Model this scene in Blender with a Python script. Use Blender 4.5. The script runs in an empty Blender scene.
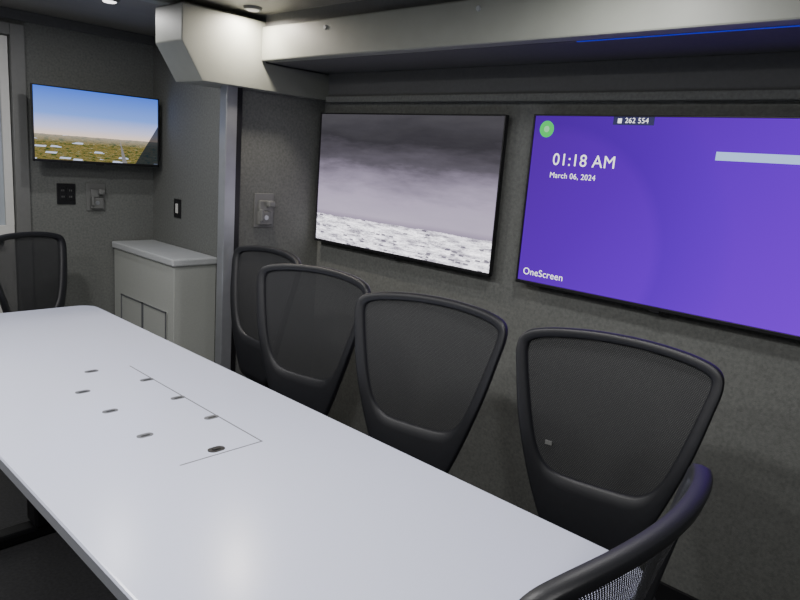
import bpy, bmesh, math
from mathutils import Vector, Matrix
scene=bpy.context.scene
D=bpy.data

# ---------------------------------------------------------------- materials
def srgb(r,g,b):
    def c(v):
        v/=255.; return v/12.92 if v<=.04045 else ((v+.055)/1.055)**2.4
    return (c(r),c(g),c(b),1)
def mat(name,col,rough=.6,metal=0,spec=.5,noise=0,nscale=50,bump=0,bscale=200,coat=0):
    m=D.materials.new(name); m.use_nodes=True; nt=m.node_tree; n=nt.nodes; l=nt.links
    b=n['Principled BSDF']; b.inputs['Base Color'].default_value=col
    b.inputs['Roughness'].default_value=rough; b.inputs['Metallic'].default_value=metal
    b.inputs['Specular IOR Level'].default_value=spec; b.inputs['Coat Weight'].default_value=coat
    tc=n.new('ShaderNodeTexCoord')
    if noise:
        t=n.new('ShaderNodeTexNoise'); t.inputs['Scale'].default_value=nscale; t.inputs['Detail'].default_value=6
        l.new(tc.outputs['Object'],t.inputs['Vector'])
        r=n.new('ShaderNodeValToRGB'); r.color_ramp.elements[0].position=.3; r.color_ramp.elements[1].position=.7
        k=1-noise; r.color_ramp.elements[0].color=(col[0]*k,col[1]*k,col[2]*k,1)
        k=1+noise; r.color_ramp.elements[1].color=(min(1,col[0]*k),min(1,col[1]*k),min(1,col[2]*k),1)
        l.new(t.outputs['Fac'],r.inputs['Fac']); l.new(r.outputs['Color'],b.inputs['Base Color'])
    if bump:
        t2=n.new('ShaderNodeTexNoise'); t2.inputs['Scale'].default_value=bscale; t2.inputs['Detail'].default_value=4
        l.new(tc.outputs['Object'],t2.inputs['Vector'])
        bp=n.new('ShaderNodeBump'); bp.inputs['Strength'].default_value=bump; bp.inputs['Distance'].default_value=.003
        l.new(t2.outputs['Fac'],bp.inputs['Height']); l.new(bp.outputs['Normal'],b.inputs['Normal'])
    return m
def emis(name,col,s):
    m=D.materials.new(name); m.use_nodes=True; b=m.node_tree.nodes['Principled BSDF']
    b.inputs['Base Color'].default_value=(0,0,0,1); b.inputs['Emission Color'].default_value=col; b.inputs['Emission Strength'].default_value=s
    return m
M_wall=mat('wall_fabric',srgb(114,116,113),.95,spec=.1,noise=.16,nscale=90,bump=.45,bscale=300)
M_lam=mat('ceiling_laminate',srgb(126,124,117),.6,noise=.05,nscale=8)
M_beam=mat('beam_laminate',srgb(134,137,129),.5,noise=.04,nscale=12)
M_soff=mat('soffit_dark',srgb(90,91,91),.8,noise=.06,nscale=60)
M_floor=mat('floor_vinyl',srgb(70,70,72),.5,noise=.25,nscale=90)
M_table=mat('table_laminate',srgb(208,213,233),.23,noise=.012,nscale=300)
M_edge=mat('table_edge',srgb(165,168,176),.45)
M_line=mat('inlay_groove',srgb(105,107,113),.6)
M_grom=mat('grommet_grey',srgb(100,102,106),.45)
M_black=mat('black_plastic',srgb(22,22,25),.42,noise=.1,nscale=80)
M_frame=mat('chair_frame_plastic',srgb(27,28,32),.48,noise=.08,nscale=60,bump=.1,bscale=500)
M_seat=mat('seat_fabric',srgb(30,31,34),.9,noise=.2,nscale=300,bump=.3,bscale=600)
M_alu=mat('aluminium_trim',srgb(165,168,172),.35,metal=.6,noise=.05,nscale=20)
M_cab=mat('cabinet_laminate',srgb(180,183,178),.5,noise=.04,nscale=120)
M_ctop=mat('counter_top',srgb(190,193,194),.4,noise=.06,nscale=250)
M_grey=mat('grey_plastic',srgb(112,113,111),.5,noise=.04,nscale=40)
M_white=mat('white_plastic',srgb(215,215,210),.4,noise=.02,nscale=40)
M_chrome=mat('chrome',srgb(200,200,205),.2,metal=1)
M_glass=mat('door_glass',srgb(170,178,185),.15,noise=.05,nscale=4)

# ---------------------------------------------------------------- helpers
def link(o,parent=None):
    scene.collection.objects.link(o)
    if parent: o.parent=parent
    return o
def empty(name,loc=(0,0,0),rz=0):
    e=D.objects.new(name,None); e.empty_display_size=.1; e.location=loc; e.rotation_euler=(0,0,rz); return link(e)
def obj(name,bm,m,parent=None,smooth=False):
    me=D.meshes.new(name); bm.normal_update(); bm.to_mesh(me); bm.free()
    for mm in (m if isinstance(m,(list,tuple)) else [m]): me.materials.append(mm)
    if smooth:
        for p in me.polygons: p.use_smooth=True
    return link(D.objects.new(name,me),parent)
def addbox(bm,x0,x1,y0,y1,z0,z1,bev=0,mi=0):
    r=bmesh.ops.create_cube(bm,size=1); v=r['verts']
    for q in v: q.co=Vector(((x0+x1)/2+q.co.x*(x1-x0),(y0+y1)/2+q.co.y*(y1-y0),(z0+z1)/2+q.co.z*(z1-z0)))
    fs={f for q in v for f in q.link_faces}
    for f in fs: f.material_index=mi
    if bev:
        es={e for q in v for e in q.link_edges}
        bmesh.ops.bevel(bm,geom=list(es),offset=bev,segments=2,profile=.5,affect='EDGES',clamp_overlap=True)
def box(name,x0,x1,y0,y1,z0,z1,m,bev=0,parent=None):
    bm=bmesh.new(); addbox(bm,x0,x1,y0,y1,z0,z1,bev); return obj(name,bm,m,parent)
def addcyl(bm,p0,p1,r0,r1=None,seg=24):
    r1=r0 if r1 is None else r1; p0=Vector(p0);p1=Vector(p1);d=p1-p0
    mt=Matrix.Translation((p0+p1)/2)@d.to_track_quat('Z','Y').to_matrix().to_4x4()
    bmesh.ops.create_cone(bm,cap_ends=True,segments=seg,radius1=r0,radius2=r1,depth=d.length,matrix=mt)
def prism(name,pts,axis,a0,a1,m,bev=0,parent=None):
    bm=bmesh.new()
    def P(p,a):
        if axis==0: return (a,p[0],p[1])
        if axis==1: return (p[0],a,p[1])
        return (p[0],p[1],a)
    A=[bm.verts.new(P(p,a0)) for p in pts];B=[bm.verts.new(P(p,a1)) for p in pts];n=len(pts)
    bm.faces.new(A);bm.faces.new(B[::-1])
    for i in range(n): bm.faces.new((A[i],B[i],B[(i+1)%n],A[(i+1)%n]))
    bmesh.ops.recalc_face_normals(bm,faces=bm.faces)
    if bev: bmesh.ops.bevel(bm,geom=list(bm.edges),offset=bev,segments=2,profile=.5,affect='EDGES')
    return obj(name,bm,m,parent)

# ---------------------------------------------------------------- room shell
XL,XM,XW=-1.0,2.0,2.35      # left wall, main side wall, slide-out wall
YN,YE,YB=-1.6,2.82,4.01     # near wall, slide-out end wall, back wall
ZC,ZS=2.15,1.945            # main ceiling, slide-out ceiling
box('floor',XL-.1,XW+.1,YN-.1,YB+.1,-.06,0,M_floor)
box('ceiling',XL-.1,XM+.1,YN-.1,YB+.1,ZC,ZC+.06,M_lam)
box('wall_left',XL-.08,XL,YN,YB,0,ZC,M_wall)
box('wall_near',XL-.08,XW+.08,YN-.08,YN,0,ZC,M_wall)
bm=bmesh.new(); addbox(bm,1.285,XM+.08,YB,YB+.08,0,ZC); addbox(bm,XL-.08,.42,YB,YB+.08,0,ZC); addbox(bm,.42,1.285,YB,YB+.08,2.02,ZC)
obj('wall_back',bm,M_wall)
box('wall_side',XM,XM+.08,YE+.06,YB,0,ZC,M_wall)
box('wall_right',XW,XW+.08,YN,YE+.06,0,ZS+.05,M_wall)
box('wall_end',1.80,XW,YE,YE+.06,0,ZS,M_wall)
box('ceiling_slideout',1.96,XW+.08,YN,YE+.06,ZS,ZS+.05,M_soff)
# door in the back wall, left
d=empty('door_1')
bm=bmesh.new(); addbox(bm,1.215,1.285,YB-.03,YB+.05,0,2.08,.004); addbox(bm,.42,.49,YB-.03,YB+.05,0,2.08,.004); addbox(bm,.49,1.215,YB-.03,YB+.05,2.02,2.08,.004)
obj('frame',bm,M_grey,d)
bm=bmesh.new(); addbox(bm,.495,1.21,YB+.0,YB+.04,.01,1.04,.003); addbox(bm,.495,.60,YB,YB+.04,1.04,2.015); addbox(bm,1.17,1.21,YB,YB+.04,1.04,2.015); addbox(bm,.60,1.17,YB,YB+.04,1.9,2.015)
obj('panel',bm,M_white,d)
box('pane',.60,1.17,YB+.015,YB+.025,1.04,1.9,M_glass,0,d)
bm=bmesh.new(); addcyl(bm,(1.13,YB,.95),(1.13,YB-.05,.95),.012); addcyl(bm,(1.13,YB-.05,.95),(1.02,YB-.05,.95),.010); obj('handle',bm,M_chrome,d,True)

# trims / beams
box('trim_1',1.74,1.80,2.785,2.84,0,1.83,M_alu,.004)           # slide-out jamb column
box('trim_2',1.80,1.83,2.79,YE,0,1.83,M_black,.003)
prism('trim_3',[(1.50,2.12),(1.50,1.97),(1.60,1.815),(XW,1.815),(XW,1.94),(1.93,1.94),(1.93,2.12)],1,2.755,2.99,M_beam,.004)  # transverse beam
box('trim_4',1.90,1.96,YN,2.755,ZS,2.095,M_beam,.006)          # header along the slide-out
box('trim_5',1.92,1.99,YN,2.755,2.095,ZC,M_soff)
box('trim_6',XW-.035,XW,YN,2.755,1.835,ZS,M_soff,.003)         # valance over the screens
box('trim_7',XW-.05,XW,YN,2.755,1.805,1.835,M_wall,.005)
box('trim_8',XL,1.90,2.86,2.93,ZC-.03,ZC,M_beam,.004)
box('trim_9',XL,XM,YB-.03,YB,ZC-.05,ZC,M_soff,.004)
box('trim_10',XM-.012,XM,2.99,YB-.03,ZC-.05,ZC,M_soff,.003)
box('baseboard_right',XW-.012,XW,YN,YE,0,.09,M_black,.003)
box('baseboard_end',1.83,XW-.012,YE-.012,YE,0,.09,M_black,.003)
box('baseboard_back',1.29,1.73,YB-.012,YB,0,.09,M_black,.003)
bm=bmesh.new(); addbox(bm,1.963,1.966,YN+.1,1.15,ZS-.0025,ZS); obj('led_strip',bm,emis('led_blue',(.02,.03,.9,1),.6))
# fixings on the header and beam
bm=bmesh.new()
for yy in (2.3,1.5,.7,-.1): addcyl(bm,(1.902,yy,2.06),(1.894,yy,2.06),.010,.008,14)
obj('trim_11',bm,M_alu)

# ceiling lamps
def lamp(i,x,y,r,power,col=(1,.98,.97),g=6):
    e=empty('ceiling_light',(x,y,ZC))
    bm=bmesh.new(); addcyl(bm,(0,0,-.012),(0,0,0),r+.010,r+.014,32); obj('housing',bm,M_grey,e)
    bm=bmesh.new(); addcyl(bm,(0,0,-.016),(0,0,-.012),r*.85,r,32); obj('diffuser',bm,emis('lamp_glow_%d'%i,(*col,1),g),e)
    L=D.lights.new('lamp','AREA'); L.shape='DISK'; L.size=r*2; L.energy=power; L.color=col
    o=D.objects.new('lamp',L); o.location=(0,0,-.03); link(o,e)
lamp(1,1.79,2.67,.028,7,(1,.90,.78),.8)
lamp(2,.45,2.5,.09,18)
lamp(3,.45,1.1,.09,18)
lamp(4,1.55,.9,.07,8)
lamp(5,.2,-.5,.09,14)
lamp(6,1.385,3.19,.03,4,g=3)
lamp(7,-.4,1.8,.09,16)

# ---------------------------------------------------------------- screens
def nodes(name):
    m=D.materials.new(name); m.use_nodes=True; nt=m.node_tree; nt.nodes.clear()
    o=nt.nodes.new('ShaderNodeOutputMaterial'); e=nt.nodes.new('ShaderNodeEmission'); nt.links.new(e.outputs[0],o.inputs[0])
    uv=nt.nodes.new('ShaderNodeUVMap'); uv.uv_map='UVMap'
    s=nt.nodes.new('ShaderNodeSeparateXYZ'); nt.links.new(uv.outputs[0],s.inputs[0])
    return m,nt,e,uv,s
def ramp(nt,src,stops,interp='LINEAR'):
    r=nt.nodes.new('ShaderNodeValToRGB'); r.color_ramp.interpolation=interp; cr=r.color_ramp
    while len(cr.elements)<len(stops): cr.elements.new(.5)
    for e,(p,c) in zip(cr.elements,stops): e.position=p; e.color=c if len(c)==4 else (*c,1)
    nt.links.new(src,r.inputs[0]); return r.outputs[0]
def noise(nt,uv,scale,detail=6,sx=1,sy=1,rough=.6):
    mp=nt.nodes.new('ShaderNodeMapping'); mp.inputs['Scale'].default_value=(sx,sy,1); nt.links.new(uv.outputs[0],mp.inputs[0])
    t=nt.nodes.new('ShaderNodeTexNoise'); t.inputs['Scale'].default_value=scale; t.inputs['Detail'].default_value=detail; t.inputs['Roughness'].default_value=rough
    nt.links.new(mp.outputs[0],t.inputs[0]); return t.outputs['Fac']
def cells(nt,uv,scale,sx=1,sy=1):
    mp=nt.nodes.new('ShaderNodeMapping'); mp.inputs['Scale'].default_value=(sx,sy,1); mp.inputs['Rotation'].default_value=(0,0,.12); nt.links.new(uv.outputs[0],mp.inputs[0])
    t=nt.nodes.new('ShaderNodeTexVoronoi'); t.distance='CHEBYCHEV'; t.inputs['Scale'].default_value=scale; nt.links.new(mp.outputs[0],t.inputs[0])
    s=nt.nodes.new('ShaderNodeSeparateXYZ'); nt.links.new(t.outputs['Color'],s.inputs[0]); return t.outputs['Distance'],s.outputs[0]
def mth(nt,op,a,b=0.):
    k=nt.nodes.new('ShaderNodeMath'); k.operation=op
    for i,v in enumerate((a,b)):
        if isinstance(v,(int,float)): k.inputs[i].default_value=v
        else: nt.links.new(v,k.inputs[i])
    return k.outputs[0]
def mix(nt,f,a,b,mode='MIX'):
    k=nt.nodes.new('ShaderNodeMixRGB'); k.blend_type=mode
    for i,v in enumerate((f,a,b)):
        if isinstance(v,(int,float)): k.inputs[i].default_value=v
        elif isinstance(v,tuple): k.inputs[i].default_value=v if len(v)==4 else (*v,1)
        else: nt.links.new(v,k.inputs[i])
    return k.outputs[0]
# thermal landscape
M_s1,nt,e,uv,s=nodes('screen_thermal_view')
n1=noise(nt,uv,2.6,6,1,2.6,.62); vv=mth(nt,'ADD',s.outputs[1],mth(nt,'MULTIPLY',mth(nt,'SUBTRACT',n1,.5),.36))
sky=ramp(nt,vv,[(.2,srgb(214,200,226)),(.38,srgb(200,186,214)),(.52,srgb(160,149,172)),(.66,srgb(100,95,106)),(.82,srgb(62,60,66)),(1,srgb(80,78,84))])
gr=ramp(nt,noise(nt,uv,9,10,1,3.4,.8),[(.36,srgb(165,158,176)),(.44,srgb(232,225,242)),(.49,(1.6,1.55,1.7)),(.6,(3,2.9,3.1))])
dist,rnd=cells(nt,uv,26,1,1.9)
pat=noise(nt,uv,4,3,1,3.2,.6)
bld=mth(nt,'MULTIPLY',mth(nt,'MULTIPLY',mth(nt,'GREATER_THAN',rnd,.55),mth(nt,'LESS_THAN',dist,.30)),mth(nt,'GREATER_THAN',pat,.47))
gr=mix(nt,mth(nt,'MULTIPLY',bld,.85),gr,srgb(110,102,125))
spk=noise(nt,uv,80,3,1,1.8,.8)
gr=mix(nt,mth(nt,'MULTIPLY',mth(nt,'MULTIPLY',mth(nt,'GREATER_THAN',spk,.55),mth(nt,'LESS_THAN',pat,.52)),.5),gr,srgb(105,98,120))
hz=mth(nt,'GREATER_THAN',mth(nt,'ADD',s.outputs[1],mth(nt,'MULTIPLY',mth(nt,'SUBTRACT',noise(nt,uv,20,5,1,.1),.5),.04)),.21)
hz2=ramp(nt,s.outputs[1],[(.18,(1,1,1)),(.21,srgb(175,168,182)),(.25,(1,1,1))])
c=mix(nt,.6,mix(nt,hz,gr,sky),hz2,'MULTIPLY')
nt.links.new(c,e.inputs[0]); e.inputs[1].default_value=1.0
# aerial landscape
M_s3,nt,e,uv,s=nodes('screen_aerial_view')
sky=ramp(nt,s.outputs[1],[(.36,srgb(250,225,205)),(.46,srgb(208,208,238)),(.65,srgb(120,160,248)),(1,srgb(70,115,230))])
gr=ramp(nt,noise(nt,uv,17,8,1,3.0,.8),[(.38,srgb(22,44,20)),(.46,srgb(62,84,38)),(.51,srgb(150,122,72)),(.56,srgb(70,88,44)),(.66,srgb(200,180,150))])
dist,rnd=cells(nt,uv,9,1,3.4)
lim=mth(nt,'ADD',.42,mth(nt,'ADD',mth(nt,'MULTIPLY',s.outputs[1],1.3),mth(nt,'MULTIPLY',s.outputs[0],.45)))
bld=mth(nt,'MULTIPLY',mth(nt,'GREATER_THAN',rnd,lim),mth(nt,'LESS_THAN',dist,.38))
gr=mix(nt,bld,gr,srgb(195,205,235))
rd=mth(nt,'ABSOLUTE',mth(nt,'SUBTRACT',mth(nt,'SUBTRACT',s.outputs[0],.66),mth(nt,'MULTIPLY',mth(nt,'SUBTRACT',.4,s.outputs[1]),.12)))
rdw=mth(nt,'LESS_THAN',rd,mth(nt,'MULTIPLY',mth(nt,'SUBTRACT',.34,s.outputs[1]),.06))
gr=mix(nt,rdw,gr,srgb(120,118,118))
hz=mth(nt,'GREATER_THAN',mth(nt,'ADD',s.outputs[1],mth(nt,'MULTIPLY',mth(nt,'SUBTRACT',noise(nt,uv,12,4,1,.1),.5),.03)),.35)
haze=ramp(nt,s.outputs[1],[(.24,(0,0,0)),(.36,(.45,.45,.45))])
gr=mix(nt,haze,gr,srgb(205,195,190))
c=mix(nt,hz,gr,sky)
wedge=mth(nt,'GREATER_THAN',mth(nt,'SUBTRACT',s.outputs[0],mth(nt,'MULTIPLY',s.outputs[1],.34)),.80)
c=mix(nt,mth(nt,'MULTIPLY',mth(nt,'MULTIPLY',wedge,mth(nt,'LESS_THAN',s.outputs[1],.70)),.90),c,srgb(25,35,45))
nt.links.new(c,e.inputs[0]); e.inputs[1].default_value=1.3
# home screen
M_s2,nt,e,uv,s=nodes('screen_home_violet')
g=mth(nt,'ADD',mth(nt,'MULTIPLY',s.outputs[0],.75),mth(nt,'MULTIPLY',mth(nt,'SUBTRACT',1.,s.outputs[1]),.30))
c=ramp(nt,g,[(0,(.090,.008,.36)),(.35,(.115,.002,.52)),(.6,(.145,.0,.68)),(1,(.20,.0,.86))])
dx=mth(nt,'SUBTRACT',s.outputs[0],.1);dy=mth(nt,'SUBTRACT',s.outputs[1],.25)
dd=mth(nt,'SQRT',mth(nt,'ADD',mth(nt,'MULTIPLY',dx,dx),mth(nt,'MULTIPLY',mth(nt,'MULTIPLY',dy,dy),.32)))
arc=ramp(nt,dd,[(.36,(1,1,1)),(.40,(.84,.84,.90)),(.56,(.94,.94,.98)),(.60,(1,1,1))])
c=mix(nt,1.,c,arc,'MULTIPLY')
nt.links.new(c,e.inputs[0]); e.inputs[1].default_value=1.12

def screen_quad(w,h,m,parent,y):
    bm=bmesh.new(); uvl=bm.loops.layers.uv.new('UVMap')
    vs=[bm.verts.new(p) for p in ((-w/2,y,0),(w/2,y,0),(w/2,y,h),(-w/2,y,h))]
    f=bm.faces.new(vs)
    for lp,u in zip(f.loops,((0,0),(1,0),(1,1),(0,1))): lp[uvl].uv=u
    return obj('screen',bm,m,parent)
def tv(x,y,z,w,h,rz,m,depth=.04,arm=.03):
    # local: screen faces -Y, width along X
    e=empty('wall_television',(x,y,z),rz)
    bm=bmesh.new()
    addbox(bm,-w/2,w/2,.004,.022,0,h,.003)
    addbox(bm,-w*.42,w*.42,.02,depth,h*.08,h*.8,.006)
    b=.006
    addbox(bm,-w/2,w/2,-.003,.006,0,b*2.2,.0015); addbox(bm,-w/2,w/2,-.003,.006,h-b,h,.0015)
    addbox(bm,-w/2,-w/2+b,-.003,.006,0,h,.0015); addbox(bm,w/2-b,w/2,-.003,.006,0,h,.0015)
    addbox(bm,-.02,.02,-.002,.01,-.008,.004,.002)
    obj('housing',bm,M_black,e)
    screen_quad(w-2*b,h-3.2*b,m,e,.0035).location=(0,0,2.2*b)
    box('wall_mount',-.12,.12,depth-.002,depth+arm,h*.3,h*.7,M_black,.004,e)
    return e
R90=-math.pi/2   # faces -X
t1=tv(2.295,2.20,1.090,1.159,.662,R90,M_s1,.035,.019)
t2=tv(2.295,.910,1.093,1.160,.662,R90,M_s2,.035,.019)
t3=tv(1.61,3.85,1.395,.690,.392,0,M_s3,.035,.124)
M_txt=emis('screen_text_white',(.95,.95,1,1),1.8)
def text(s,lx,lz,width,parent,m=M_txt,bold=0):
    cu=D.curves.new('txt','FONT'); cu.body=s; cu.size=.05; cu.offset=bold; cu.space_character=1.05; o=D.objects.new('txt',cu); scene.collection.objects.link(o)
    dg=bpy.context.evaluated_depsgraph_get(); dg.update()
    me=D.meshes.new_from_object(o.evaluated_get(dg)); D.objects.remove(o)
    xs=[v.co.x for v in me.vertices]; k=width/(max(xs)-min(xs)); x0=min(xs)
    for v in me.vertices: v.co=Vector(((v.co.x-x0)*k,v.co.y*k,0))
    me.materials.clear(); me.materials.append(m)
    q=D.objects.new('screen_text',me); q.rotation_euler=(math.pi/2,0,0); q.location=(lx,.0015,lz); link(q,parent)
# local x = .910 - world_y ; local z = world_z-1.093
text('01:18 AM',-.475,.475,.252,t2)
text('March 06, 2024',-.480,.427,.190,t2)
text('OneScreen',-.550,.038,.178,t2)
text('262 554',-.205,.635,.085,t2)
def disc(lx,lz,r,m,parent,y=.0015):
    bm=bmesh.new(); bmesh.ops.create_circle(bm,cap_ends=True,segments=40,radius=r,matrix=Matrix.Translation((lx,y,lz))@Matrix.Rotation(math.pi/2,4,'X')); obj('screen_icon',bm,m,parent)
disc(-.518,.607,.031,emis('icon_green',(.03,.75,.12,1),1.0),t2)
disc(-.518,.607,.012,emis('icon_green_light',(.3,.9,.4,1),1.0),t2,.001)
box('screen_label',-.25,-.10,.002,.003,.628,.656,emis('label_navy',(.02,.02,.10,1),1),0,t2)
box('screen_search_bar',.120,.50,.002,.003,.523,.550,emis('bar_pale',(.42,.62,1,1),1.2),0,t2)
box('screen_icon_small',-.232,-.218,.001,.002,.634,.650,M_txt,0,t2)

# ---------------------------------------------------------------- table
tb=empty('conference_table',(0,0,0))
x0,x1,y0,y1=.469,1.30,.42,3.227
def rrect(x0,x1,y0,y1,r,n=8):
    pts=[]
    for cx,cy,a in ((x1-r,y1-r,0),(x0+r,y1-r,90),(x0+r,y0+r,180),(x1-r,y0+r,270)):
        for i in range(n+1):
            t=math.radians(a+90*i/n); pts.append((cx+r*math.cos(t),cy+r*math.sin(t)))
    return pts
bm=bmesh.new(); pts=rrect(x0,x1,y0,y1,.07)
lv=[(.0,.714,.004),(0,.718,0),(0,.744,0),(0,.749,.003),(0,.75,.007)]
rings=[]
for _,z,ins in lv:
    rings.append([bm.verts.new((px+(ins if px<(x0+x1)/2 else -ins),py+(ins if py<(y0+y1)/2 else -ins),z)) for px,py in pts])
n=len(pts)
for k in range(len(rings)-1):
    for i in range(n):
        f=bm.faces.new((rings[k][i],rings[k][(i+1)%n],rings[k+1][(i+1)%n],rings[k+1][i])); f.material_index=1 if k<2 else 0
bm.faces.new(rings[0][::-1]); bm.faces.new(rings[-1])
obj('top',bm,[M_table,M_edge],tb)
bm=bmesh.new(); addbox(bm,1.028,1.032,1.43,2.24,.7495,.7505); addbox(bm,.785,1.032,1.43,1.434,.7495,.7505); obj('inlay',bm,M_line,tb)
# oblong cable-pass grommets, each with a dark slot
def oblong(bm,cx,cy,hl,hwid,z0,z1,n=10):
    pts=[(cx+hl+hwid*math.cos(t),cy+hwid*math.sin(t)) for t in [math.radians(-90+180*i/n) for i in range(n+1)]]
    pts+=[(cx-hl+hwid*math.cos(t),cy+hwid*math.sin(t)) for t in [math.radians(90+180*i/n) for i in range(n+1)]]
    A=[bm.verts.new((x,y,z0)) for x,y in pts];B=[bm.verts.new((x,y,z1)) for x,y in pts];m=len(pts)
    bm.faces.new(A[::-1]);bm.faces.new(B)
    for i in range(m): bm.faces.new((A[i],A[(i+1)%m],B[(i+1)%m],B[i]))
G=((.90,2.25),(.80,2.07),(.80,1.87),(.80,1.65),(1.01,2.07),(1.01,1.86),(1.01,1.66))
bm=bmesh.new()
for gx,gy in G: oblong(bm,gx,gy,.011,.012,.749,.7512)
obj('grommets',bm,M_grom,tb)
bm=bmesh.new()
for gx,gy in G: oblong(bm,gx,gy-.003,.009,.004,.7510,.7516)
obj('grommet_slots',bm,M_black,tb)
bm=bmesh.new(); oblong(bm,.905,1.46,.009,.015,.749,.7515); addbox(bm,.895,.915,1.455,1.465,.751,.7535); obj('lock_grommet',bm,M_black,tb)
bm=bmesh.new()
for yy in (.95,2.6):
    addbox(bm,.80,.97,yy-.05,yy+.05,.05,.70,.01); addbox(bm,.60,1.17,yy-.04,yy+.04,0.0,.05,.012); addbox(bm,.58,1.19,yy-.03,yy+.03,.68,.715,.005)
addbox(bm,.85,.92,.95,2.6,.62,.70,.005)
obj('pedestal_base',bm,M_black,tb)

# ---------------------------------------------------------------- cabinet
cb=empty('storage_cabinet')
bm=bmesh.new(); addbox(bm,1.745,1.998,3.265,3.995,0.0,.90,.003); obj('body',bm,M_cab,cb)
box('counter',1.73,1.998,3.25,3.995,.90,.94,M_ctop,.008,cb)
bm=bmesh.new()
for a,b in ((3.33,3.595),(3.605,3.87)): addbox(bm,1.733,1.745,a,b,.12,.635,.004)
obj('doors',bm,M_cab,cb)
bm=bmesh.new()
for a,b in ((3.325,3.598),(3.602,3.875)):
    addbox(bm,1.7295,1.7340,a,a+.008,.12,.64); addbox(bm,1.7295,1.7340,b-.008,b,.12,.64); addbox(bm,1.7295,1.7340,a,b,.632,.64)
obj('door_edging',bm,M_grom,cb)

# ---------------------------------------------------------------- wall fittings
def holder(x,y,z,w=.11,h=.17):
    e=empty('handset_holder',(x,y,z))
    bm=bmesh.new(); addbox(bm,-w/2,w/2,-.008,0,-h/2,h/2,.003)
    addbox(bm,-w*.34,w*.34,-.03,-.006,-h*.42,-h*.02,.006)
    addbox(bm,-w*.30,w*.16,-.022,-.006,-h*.02,h*.30,.006)
    addbox(bm,w*.02,w*.34,-.05,-.02,h*.10,h*.30,.008)
    addbox(bm,-w*.34,-w*.2,-.045,-.02,-h*.3,h*.05,.005)
    obj('bracket',bm,M_grey,e)
    bm=bmesh.new(); addcyl(bm,(0,-.032,-h*.2),(0,-.030,-h*.2),.012); obj('screw',bm,M_alu,e)
holder(1.985,YE-.001,1.245,.115,.17)
holder(1.645,YB-.001,1.20,.11,.16)
e=empty('power_outlet',(1.48,YB-.001,1.215))
bm=bmesh.new(); addbox(bm,-.05,.05,-.008,0,-.058,.058,.002); addbox(bm,-.036,-.006,-.014,-.006,-.035,.035,.002); addbox(bm,.006,.036,-.014,-.006,-.035,.035,.002); obj('plate',bm,M_black,e)
bm=bmesh.new()
for xx in (-.026,-.016,.016,.026):
    for zz in (-.02,.015): addbox(bm,xx-.0015,xx+.0015,-.0148,-.0135,zz,zz+.01)
obj('slots',bm,M_grey,e)
e=empty('light_switch',(XM,3.70,1.165))
box('plate',-.006,0,-.04,.04,-.055,.055,M_black,.002,e); box('rocker',-.012,-.005,-.011,.011,-.028,.028,M_white,.002,e)

# ---------------------------------------------------------------- chairs
def sgnp(v,p): return math.copysign(abs(v)**p,v)
def surf_y(x,z):
    lean=(1.07-z)*.16
    t=max(0,min(1,(z-.50)/.55))
    lum=.022*math.sin(t*math.pi)
    curve=.055*(x/.27)**2*(.6+.4*t)
    return lean+lum+curve
OUT=[(0,.49),(.075,.492),(.118,.515),(.158,.60),(.200,.715),(.238,.84),(.264,.96),(.277,1.035),(.264,1.077),(.21,1.096),(.11,1.106),(0,1.109)]
INN=[(0,.690),(.095,.695),(.140,.715),(.170,.755),(.194,.82),(.216,.90),(.236,.98),(.246,1.035),(.236,1.057),(.19,1.070),(.10,1.079),(0,1.082)]
def loop(ctrl,per=5):
    P=[Vector(p) for p in ctrl]; P=[Vector((-P[1].x,P[1].y))]+P+[Vector((-P[-2].x,P[-2].y))]
    h=[]
    for i in range(1,len(P)-2):
        for k in range(per):
            t=k/per; a,b,c,d=P[i-1],P[i],P[i+1],P[i+2]
            h.append(.5*((2*b)+(c-a)*t+(2*a-5*b+4*c-d)*t*t+(3*b-a-3*c+d)*t**3))
    h.append(P[-2])
    right=[(p.x,p.y) for p in h]; left=[(-p.x,p.y) for p in h[1:-1]][::-1]
    return right+left
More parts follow.
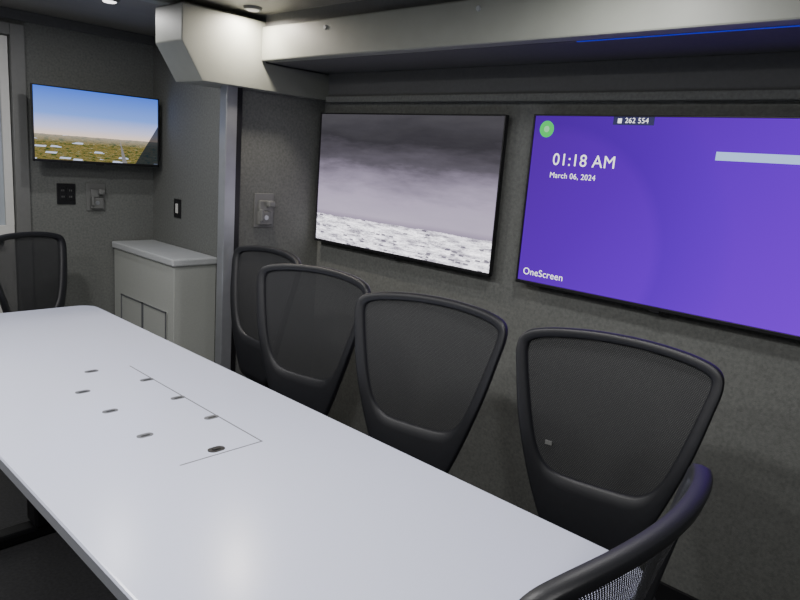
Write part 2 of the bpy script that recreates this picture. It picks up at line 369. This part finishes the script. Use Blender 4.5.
def chair_meshes():
    out=loop(OUT); inn=loop(INN); N=len(out)
    bm=bmesh.new(); th=.015; sec=[(0,0),(.06,th*.8),(.2,th),(.8,th*.9),(.95,th*.6),(1,0),(.95,-th*.6),(.8,-th*.9),(.2,-th),(.06,-th*.8)]
    R=[]
    for (f,dy) in sec:
        ring=[]
        for (a,b) in zip(out,inn):
            x=a[0]*(1-f)+b[0]*f; z=a[1]*(1-f)+b[1]*f; ring.append(bm.verts.new((x,surf_y(x,z)+dy,z)))
        R.append(ring)
    for k in range(len(R)):
        A,B=R[k],R[(k+1)%len(R)]
        for i in range(N): bm.faces.new((A[i],A[(i+1)%N],B[(i+1)%N],B[i]))
    bmesh.ops.recalc_face_normals(bm,faces=bm.faces)
    frame=bm
    bm=bmesh.new(); cx,cz=0,.89; rings=[]
    for j in range(1,9):
        f=j/8*1.01; rings.append([bm.verts.new((x*f,surf_y(x*f,cz+(z-cz)*f)+.002,cz+(z-cz)*f)) for x,z in inn])
    c=bm.verts.new((0,surf_y(0,cz)+.002,cz))
    for i in range(N): bm.faces.new((c,rings[0][i],rings[0][(i+1)%N]))
    for j in range(7):
        for i in range(N): bm.faces.new((rings[j][i],rings[j+1][i],rings[j+1][(i+1)%N],rings[j][(i+1)%N]))
    mesh=bm
    bm=bmesh.new(); N2=48; prof=[(.80,.435),(.97,.445),(1.0,.47),(.99,.495),(.92,.513),(.7,.52),(.35,.516)]
    rings=[]
    for k,z in prof:
        ring=[]
        for i in range(N2):
            t=2*math.pi*i/N2; u=sgnp(math.cos(t),.5)*k; v=sgnp(math.sin(t),.5)*k
            zz=z-(.03*max(0,v)**2); ring.append(bm.verts.new((u*.24*(1+.06*v),.345+v*.225,zz)))
        rings.append(ring)
    for a in range(len(rings)-1):
        for i in range(N2): bm.faces.new((rings[a][i],rings[a][(i+1)%N2],rings[a+1][(i+1)%N2],rings[a+1][i]))
    bm.faces.new(rings[0][::-1]); bm.faces.new(rings[-1])
    seat=bm
    bm=bmesh.new()
    path=[(.088,.60,.06),(.082,.54,.065),(.082,.47,.06),(.10,.425,.05),(.17,.405,.05),(.33,.405,.06)]
    prev=None
    for i,(y,z,w) in enumerate(path):
        if i==0: d=Vector((0,path[1][0]-y,path[1][1]-z))
        elif i==len(path)-1: d=Vector((0,y-path[i-1][0],z-path[i-1][1]))
        else: d=Vector((0,path[i+1][0]-path[i-1][0],path[i+1][1]-path[i-1][1]))
        d.normalize(); nn=Vector((0,-d.z,d.y))*.012
        p=Vector((0,y-.018,z)); ring=[bm.verts.new(p+nn+Vector((sx*w,0,0))) if s>0 else bm.verts.new(p-nn+Vector((sx*w,0,0))) for sx,s in ((-1,1),(1,1),(1,-1),(-1,-1))]
        if prev:
            for k in range(4): bm.faces.new((prev[k],prev[(k+1)%4],ring[(k+1)%4],ring[k]))
        else: bm.faces.new(ring[::-1])
        prev=ring
    bm.faces.new(prev)
    bmesh.ops.recalc_face_normals(bm,faces=bm.faces)
    addbox(bm,-.09,.09,.22,.42,.385,.437,.01)
    spine=bm
    bm=bmesh.new(); cy=.33
    addcyl(bm,(0,cy,.10),(0,cy,.25),.028); addcyl(bm,(0,cy,.25),(0,cy,.39),.016); addcyl(bm,(0,cy,.07),(0,cy,.115),.045,.035)
    for i in range(5):
        a=math.radians(18+72*i+36); ca,sa=math.cos(a),math.sin(a); L=.26
        def Q(r,w,z): return (ca*r-sa*w,cy+sa*r+ca*w,z)
        A=[bm.verts.new(Q(.03,w,z)) for w,z in ((-.026,.075),(.026,.075),(.022,.112),(-.022,.112))]
        B=[bm.verts.new(Q(L,w,z)) for w,z in ((-.014,.062),(.014,.062),(.012,.080),(-.012,.080))]
        for k in range(4): bm.faces.new((A[k],A[(k+1)%4],B[(k+1)%4],B[k]))
        bm.faces.new(A[::-1]);bm.faces.new(B)
        addcyl(bm,Q(L-.012,0,.045),Q(L-.012,0,.075),.008,seg=10)
        for s in (-1,1): addcyl(bm,Q(L-.012,s*.006,.026),Q(L-.012,s*.024,.026),.026,seg=20)
    bmesh.ops.recalc_face_normals(bm,faces=bm.faces)
    base=bm
    return frame,mesh,seat,spine,base
M_mesh=D.materials.new('chair_mesh'); M_mesh.use_nodes=True; nt=M_mesh.node_tree; b=nt.nodes['Principled BSDF']
b.inputs['Base Color'].default_value=srgb(36,37,39); b.inputs['Roughness'].default_value=.75
tc=nt.nodes.new('ShaderNodeTexCoord'); s=nt.nodes.new('ShaderNodeSeparateXYZ'); nt.links.new(tc.outputs['Object'],s.inputs[0])
pa=mth(nt,'SINE',mth(nt,'MULTIPLY',mth(nt,'ADD',s.outputs[0],mth(nt,'MULTIPLY',s.outputs[2],.6)),2*math.pi/.005))
pb=mth(nt,'SINE',mth(nt,'MULTIPLY',mth(nt,'SUBTRACT',s.outputs[0],mth(nt,'MULTIPLY',s.outputs[2],.6)),2*math.pi/.005))
hole=mth(nt,'MULTIPLY',mth(nt,'GREATER_THAN',pa,.35),mth(nt,'GREATER_THAN',pb,.35))
tr=nt.nodes.new('ShaderNodeBsdfTransparent'); mx=nt.nodes.new('ShaderNodeMixShader')
nt.links.new(hole,mx.inputs[0]); nt.links.new(b.outputs[0],mx.inputs[1]); nt.links.new(tr.outputs[0],mx.inputs[2])
nt.links.new(mx.outputs[0],nt.nodes['Material Output'].inputs[0])
parts=[]
for nm,bm,m,sm in zip(('back_frame','back_mesh','seat_cushion','spine_support','star_base'),chair_meshes(),(M_frame,M_mesh,M_seat,M_black,M_black),(1,1,1,0,0)):
    me=D.meshes.new(nm); bm.to_mesh(me); bm.free(); me.materials.append(m)
    if sm:
        for p in me.polygons: p.use_smooth=True
    parts.append((nm,me))
def chair(cx,cy,theta,off=.05,drop=0):
    # (cx,cy): midpoint between top corners; theta: angle of the back's width vector (cos,-sin); faces (-sin,-cos)
    # drop: how far the gas lift is lowered
    t=math.radians(theta); F=(-math.sin(t),-math.cos(t))
    e=empty('office_chair',(cx-off*F[0],cy-off*F[1],0),math.atan2(-F[0],F[1]))
    for nm,me in parts:
        o=link(D.objects.new(nm,me),e)
        if nm!='star_base': o.location.z=-drop
    return e
c4=chair(1.705,.762,78)
# small care label on the mesh beside the frame
yl=surf_y(.145,.775)+.004
box('care_label',.132,.152,yl-.001,yl+.002,.771,.783,M_grey,0,c4)
chair(1.62,1.365,78)
chair(1.635,1.975,80)
chair(1.765,2.46,95)
chair(.855,.322,179)
chair(1.115,3.55,-35,drop=.055)

# ---------------------------------------------------------------- world & camera
w=D.worlds.new('World'); scene.world=w; w.use_nodes=True
w.node_tree.nodes['Background'].inputs[0].default_value=(.5,.55,.6,1); w.node_tree.nodes['Background'].inputs[1].default_value=.3
cam=D.cameras.new('camera'); cam.sensor_width=36; cam.sensor_fit='HORIZONTAL'; cam.lens=668.6/800*36; cam.clip_start=.02
co=D.objects.new('camera',cam); link(co)
y,p,r=[math.radians(v) for v in (47.22,11.63,4.41)]
fwd=Vector((math.sin(y)*math.cos(p),math.cos(y)*math.cos(p),-math.sin(p)))
right=Vector((math.cos(y),-math.sin(y),0)); up=right.cross(fwd)
a=right*math.cos(r)+up*math.sin(r); b=-right*math.sin(r)+up*math.cos(r)
mt=Matrix((a,b,-fwd)).transposed().to_4x4(); mt.translation=Vector((0,0,1.534))
co.matrix_world=mt
scene.camera=co
